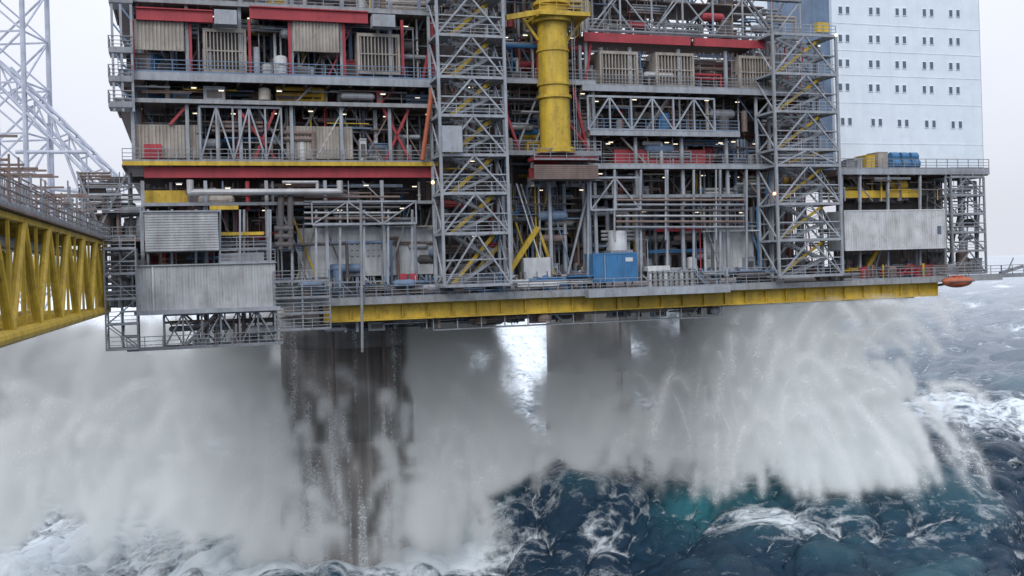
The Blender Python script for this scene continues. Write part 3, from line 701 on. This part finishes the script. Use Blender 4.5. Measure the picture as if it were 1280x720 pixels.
# ------------------------------------------------------------------ SPRAY: airborne mist as a voxel volume
zclip=zD-2.3
VX=.6; lo=np.array([-72.,94.,-1.2]); nvx=(206,80,51)
hi=lo+VX*(np.array(nvx)-1)
ax=[lo[i]+VX*np.arange(nvx[i]) for i in range(3)]
DX,DY,DZ=np.meshgrid(*ax,indexing='ij')
wx=(fbm(DX*.11,DY*.11,DZ*.11,2)-.5)*8; wz=(fbm(DX*.11+31,DY*.11,DZ*.11,2)-.5)*8
F1=fbm((DX+wx)*.19,DY*.19,(DZ+wz)*.15,5); F1=(F1-.5)*2
F2=(fbm((DX+wx)*.6,DY*.6,(DZ+wz)*.18,3)-.5)*2
dens=np.zeros(nvx,np.float32)
def vblob(px,py,Y,rx,ry,rz,D,er=2.6,bias=0.0,w_=.45):
    C=W(px,py,Y); q=((DX+wx*w_-C[0])/rx)**2+((DY-C[1])/ry)**2+((DZ+wz*w_-C[2])/rz)**2
    s=np.clip((1.25-q)*.9+F1*er+F2*1.0+bias,0,1); s*=sm(1.9,1.0,q); np.maximum(dens,(D*s*s).astype(np.float32),out=dens)
# port side clouds
for a in [(20,480,115,17,7,9,.9),(150,480,114,13,7,8,.8),(250,470,114,9,6,8,.9),(298,520,113,5.5,6,10,1.3),(110,575,112,17,7,6.5,1.4),(0,600,111,13,7,6,.9),(240,610,111,9,6,6,1.6),(310,640,110,4.5,5,6,.8),
          (400,650,104.5,6,3,4,.18),(425,680,106,8,3,1.8,.4),(505,655,107,4,4,4.5,.4)]: vblob(*a)
for a in [(320,440,138,9,4,9,.8),(240,460,138,10,4,9,.6)]: vblob(*a)
# plume between the shafts: sheer edge beside the near shaft, sloping edge on the other side
for a in [(548,420,116,3.4,4.5,6,1.4),(582,430,117,3.3,4.5,6,1.1),(550,490,115.5,3.6,5,7,1.6),(600,500,116,4.3,5,6,1.5),(583,555,116,6,5,5.5,1.5),(545,610,114,4,5,7,1.0),(635,555,119,4,4,3,.8)]: vblob(*a,er=1.8,bias=.15,w_=.2)
# veil and starboard burst
for a in [(725,430,120,4.5,5,7,.22),(790,430,120,8,5,8,.32),(735,495,118,6,5,6,.45),(840,450,119,8,5,8.5,.6),(765,530,118,7,4.5,4,.9),(840,520,118,9,4.5,4.2,1.4)]: vblob(*a,er=2.0,bias=.2)
for a in [(900,430,118,6,5,7.5,1.2),(955,425,118,5,5,7,2.0),(930,490,118,7,5,6.5,1.9),(995,475,120,5,5,6.5,1.8),(1025,525,121,5.5,5,4,1.6),(1075,552,123,4,4,2.2,.9),(960,530,117,6.5,4,3.6,1.4)]: vblob(*a,er=3.0,bias=.1)
F3=fbm(DX*.42+5,DY*.42,DZ*.36+9,3); dens*=(.15+1.7*sm(.36,.64,F3)).astype(np.float32)
pts=[];rad=[]
def put(p,r):
    k=(p[:,2]<zclip)&(p[:,2]>-2); pts.append(p[k]); rad.append(r[k])
def jets(px,py,Y,nj,per,vx,vy,vz,sp,T=3.6,keep=1.0,wt=.05,thin=1.0,rd=.035,zmin=-1.,dur=1.3):
    C=W(px,py,Y); al=[]
    for _ in range(nj):
        o_=C+rng.normal(size=3)*np.array(sp); v=np.array([rng.uniform(*vx),rng.uniform(*vy),rng.uniform(*vz)])
        t0=rng.uniform(.1,T*.8); t=t0+rng.random(per)*rng.uniform(.4,dur)
        p=o_+v*t[:,None]-np.array([0,0,4.9])*(t**2)[:,None]; p+=rng.normal(size=(per,3))*(.06+.13*t[:,None])*thin; al.append(p)
    p=np.concatenate(al); p=p[p[:,2]>zmin+rng.exponential(1.2,len(p))]
    ii=np.round((p-lo)/VX).astype(int); k=((ii>=0)&(ii<np.array(nvx))).all(1); ii=ii[k]
    np.add.at(dens,(ii[:,0],ii[:,1],ii[:,2]),wt)
    q=p[rng.random(len(p))<keep]; put(q,rd*rng.uniform(.5,1.4,len(q)))
jets(955,595,115.5,480,420,(-3,6),(-2.5,.5),(11,21.5),(4,1.5,.5),T=2.8,keep=.55,thin=.5,wt=.07,zmin=5.5)
jets(1000,595,118,300,350,(0,6.5),(-2,1),(6,15),(3.5,1.5,.5),T=2.4,keep=.5,thin=.5,wt=.07,zmin=5.5)
jets(850,600,116,140,350,(-5,3),(-1,1),(8,17),(7,1.5,.5),T=2.6,keep=.12,zmin=5.5)
jets(220,670,107,240,350,(-8,3),(-1,1),(9,18),(12,1.5,.5),keep=.12,zmin=1.5)
jets(550,670,111.5,130,350,(-.6,1.6),(-1,1),(9,20),(2,1.2,.5),keep=.15,thin=.7,zmin=1)
lx,ly=LEGS[0]; n=130000
a=rng.uniform(math.pi*1.0,2*math.pi,n); z=rng.uniform(-1,26,n); f=fbm(a*9,a*0+2,z*.07,4); w=np.clip((f-.5)*5+ .3-z/22.,0,1)
k=rng.random(n)<w; a=a[k];z=z[k]; R=7.7+(26-z)/26*.8+rng.exponential(.3,len(z)); p=np.stack([lx+R*np.cos(a),ly+R*np.sin(a),z],-1); put(p,.03*rng.uniform(.6,1.3,len(z)))
ii=np.round((p-lo)/VX).astype(int); np.add.at(dens,(ii[:,0],ii[:,1],ii[:,2]),.014)
d2=dens.copy()
for axx in range(3): d2=(np.roll(d2,1,axx)+2*d2+np.roll(d2,-1,axx))/4
dens=.75*dens+.25*d2
dens=np.clip(dens,0,2.4)*sm(zclip+.6,zclip-.6,DZ)
dens[dens<.01]=0
for q in (0,-1): dens[q]=0; dens[:,q]=0; dens[:,:,q]=0
print('vox',(dens>0).mean())
me=bpy.data.meshes.new('sea_mist'); me.vertices.add(dens.size)
at=me.attributes.new('dens','FLOAT','POINT'); at.data.foreach_set('value',dens.astype(np.float32).ravel())
vm=bpy.data.materials.new('spray_mist'); vm.use_nodes=True; nt=vm.node_tree; nt.nodes.clear()
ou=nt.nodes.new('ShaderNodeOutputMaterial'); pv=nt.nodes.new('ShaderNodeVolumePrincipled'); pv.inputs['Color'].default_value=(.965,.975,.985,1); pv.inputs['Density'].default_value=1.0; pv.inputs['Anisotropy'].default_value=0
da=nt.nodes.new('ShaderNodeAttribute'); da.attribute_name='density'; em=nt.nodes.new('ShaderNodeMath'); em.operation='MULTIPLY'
# added glow stands in for multiple scattering: strong near water, weak under the deck
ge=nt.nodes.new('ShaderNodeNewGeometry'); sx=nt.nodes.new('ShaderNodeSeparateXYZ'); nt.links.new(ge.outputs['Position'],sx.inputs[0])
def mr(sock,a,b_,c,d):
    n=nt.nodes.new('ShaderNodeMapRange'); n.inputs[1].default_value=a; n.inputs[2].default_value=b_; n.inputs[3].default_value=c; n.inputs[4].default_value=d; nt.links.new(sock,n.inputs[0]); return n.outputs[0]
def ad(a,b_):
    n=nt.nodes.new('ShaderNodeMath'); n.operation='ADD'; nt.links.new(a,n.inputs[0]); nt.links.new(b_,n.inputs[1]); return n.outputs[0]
e_=ad(ad(mr(sx.outputs['Z'],25,5,.03,.20),mr(sx.outputs['X'],19,29,0,.16)),mr(sx.outputs['X'],-27,-36,0,.10))  # extra glow over the starboard burst and the port clouds
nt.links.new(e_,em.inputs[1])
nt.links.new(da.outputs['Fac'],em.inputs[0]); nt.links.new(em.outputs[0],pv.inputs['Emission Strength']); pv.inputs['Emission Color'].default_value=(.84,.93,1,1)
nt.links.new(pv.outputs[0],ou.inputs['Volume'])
try: vm.cycles.volume_step_rate=2.0
except Exception as e: print('step',e)
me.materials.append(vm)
ng=bpy.data.node_groups.new('mist','GeometryNodeTree'); ng.interface.new_socket('Geometry',in_out='INPUT',socket_type='NodeSocketGeometry'); ng.interface.new_socket('Geometry',in_out='OUTPUT',socket_type='NodeSocketGeometry')
G=ng.nodes; gi=G.new('NodeGroupInput'); go=G.new('NodeGroupOutput'); vc=G.new('GeometryNodeVolumeCube')
vc.inputs['Min'].default_value=tuple(lo); vc.inputs['Max'].default_value=tuple(hi)
for k_,n_ in zip(('Resolution X','Resolution Y','Resolution Z'),nvx): vc.inputs[k_].default_value=n_
ps=G.new('GeometryNodeInputPosition'); sp=G.new('ShaderNodeSeparateXYZ'); ng.links.new(ps.outputs[0],sp.inputs[0])
def gm(op,a,b_):
    n=G.new('ShaderNodeMath'); n.operation=op
    for i,x in enumerate((a,b_)):
        if x is None: continue
        if isinstance(x,(int,float)): n.inputs[i].default_value=x
        else: ng.links.new(x,n.inputs[i])
    return n.outputs[0]
ix=[]
for i in range(3):
    t=gm('ROUND',gm('DIVIDE',gm('SUBTRACT',sp.outputs[i],float(lo[i])),VX),None); t=gm('MINIMUM',gm('MAXIMUM',t,0.0),float(nvx[i]-1)); ix.append(t)
ii_=gm('ADD',gm('MULTIPLY',gm('ADD',gm('MULTIPLY',ix[0],float(nvx[1])),ix[1]),float(nvx[2])),ix[2])
si=G.new('GeometryNodeSampleIndex'); si.data_type='FLOAT'; si.domain='POINT'; nn=G.new('GeometryNodeInputNamedAttribute'); nn.data_type='FLOAT'; nn.inputs['Name'].default_value='dens'
ng.links.new(gi.outputs[0],si.inputs['Geometry']); ng.links.new(nn.outputs['Attribute'],si.inputs['Value']); ng.links.new(ii_,si.inputs['Index'])
ng.links.new(si.outputs[0],vc.inputs['Density'])
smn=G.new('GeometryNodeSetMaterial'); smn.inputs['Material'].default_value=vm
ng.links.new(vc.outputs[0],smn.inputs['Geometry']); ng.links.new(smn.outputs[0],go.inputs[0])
o=bpy.data.objects.new('sea_mist',me); scene.collection.objects.link(o); md=o.modifiers.new('mist','NODES'); md.node_group=ng
# droplets
Pn=np.concatenate(pts).astype(np.float32); Rn=np.concatenate(rad).astype(np.float32)
print('spray points',len(Pn))
me=bpy.data.meshes.new('sea_spray'); me.vertices.add(len(Pn)); me.vertices.foreach_set('co',Pn.ravel())
at=me.attributes.new('rad','FLOAT','POINT'); at.data.foreach_set('value',Rn)
m=bpy.data.materials.new('spray_droplets'); m.use_nodes=True; nt=m.node_tree; bb=nt.nodes['Principled BSDF']; bb.inputs['Base Color'].default_value=(.9,.93,.95,1); bb.inputs['Roughness'].default_value=.5
me.materials.append(m)
ng=bpy.data.node_groups.new('droplets','GeometryNodeTree'); ng.interface.new_socket('Geometry',in_out='INPUT',socket_type='NodeSocketGeometry'); ng.interface.new_socket('Geometry',in_out='OUTPUT',socket_type='NodeSocketGeometry')
gi=ng.nodes.new('NodeGroupInput'); go=ng.nodes.new('NodeGroupOutput'); mt=ng.nodes.new('GeometryNodeMeshToPoints'); na_=ng.nodes.new('GeometryNodeInputNamedAttribute'); na_.data_type='FLOAT'; na_.inputs['Name'].default_value='rad'
sm_=ng.nodes.new('GeometryNodeSetMaterial'); sm_.inputs['Material'].default_value=m
ng.links.new(gi.outputs[0],mt.inputs['Mesh']); ng.links.new(na_.outputs['Attribute'],mt.inputs['Radius']); ng.links.new(mt.outputs[0],sm_.inputs['Geometry']); ng.links.new(sm_.outputs[0],go.inputs[0])
o=bpy.data.objects.new('sea_spray',me); scene.collection.objects.link(o); md=o.modifiers.new('droplets','NODES'); md.node_group=ng
# ------------------------------------------------------------------ WORLD / SUN / CAMERA
w=bpy.data.worlds.new('World'); scene.world=w; w.use_nodes=True; nt=w.node_tree; N=nt.nodes; L=nt.links; bg=N['Background']; bg.inputs['Strength'].default_value=.1
EL,AZ=math.radians(38),math.radians(200)
sk=N.new('ShaderNodeTexSky'); sk.sky_type='NISHITA'; sk.sun_disc=False; sk.sun_elevation=EL; sk.sun_rotation=AZ; sk.dust_density=4
tc=N.new('ShaderNodeTexCoord'); sp=N.new('ShaderNodeSeparateXYZ'); L.new(tc.outputs['Generated'],sp.inputs[0])
r=N.new('ShaderNodeMapRange'); r.inputs[1].default_value=.05; r.inputs[2].default_value=1; r.inputs[3].default_value=1.0; r.inputs[4].default_value=2.3; L.new(sp.outputs['Z'],r.inputs[0])
ns=N.new('ShaderNodeTexNoise'); ns.inputs['Scale'].default_value=2.5; ns.inputs['Detail'].default_value=5; L.new(tc.outputs['Generated'],ns.inputs['Vector'])
rn=N.new('ShaderNodeMapRange'); rn.inputs[1].default_value=.3; rn.inputs[2].default_value=.7; rn.inputs[3].default_value=.92; rn.inputs[4].default_value=1.06; L.new(ns.outputs['Fac'],rn.inputs[0])
mu=N.new('ShaderNodeMath'); mu.operation='MULTIPLY'; L.new(r.outputs[0],mu.inputs[0]); L.new(rn.outputs[0],mu.inputs[1])
cl=N.new('ShaderNodeVectorMath'); cl.operation='SCALE'; cl.inputs[0].default_value=(7.8,8.05,8.9); L.new(mu.outputs[0],cl.inputs['Scale'])
mx=N.new('ShaderNodeMix'); mx.data_type='RGBA'; mx.inputs[0].default_value=.92; L.new(sk.outputs[0],mx.inputs[6]); L.new(cl.outputs[0],mx.inputs[7]); L.new(mx.outputs[2],bg.inputs['Color'])
sl=bpy.data.lights.new('sun','SUN'); sl.energy=1.2; sl.angle=math.radians(20); sl.color=(1,.97,.93); so=bpy.data.objects.new('sun',sl); scene.collection.objects.link(so)
dirn=Vector((math.sin(AZ)*math.cos(EL),math.cos(AZ)*math.cos(EL),math.sin(EL))); so.rotation_euler=dirn.to_track_quat('Z','Y').to_euler()
cam=bpy.data.cameras.new('camera'); cam.lens=36; cam.sensor_width=36; cam.shift_y=-24/1280; cam.clip_end=60000; cam.clip_start=.5
co=bpy.data.objects.new('camera',cam); scene.collection.objects.link(co); co.matrix_world=Matrix.Translation((0,0,H))@Matrix.Rotation(math.radians(90),4,'X')@Matrix.Rotation(-RHO,4,'Z'); scene.camera=co
scene.view_settings.view_transform='Standard'; scene.view_settings.look='None'; scene.view_settings.exposure=0
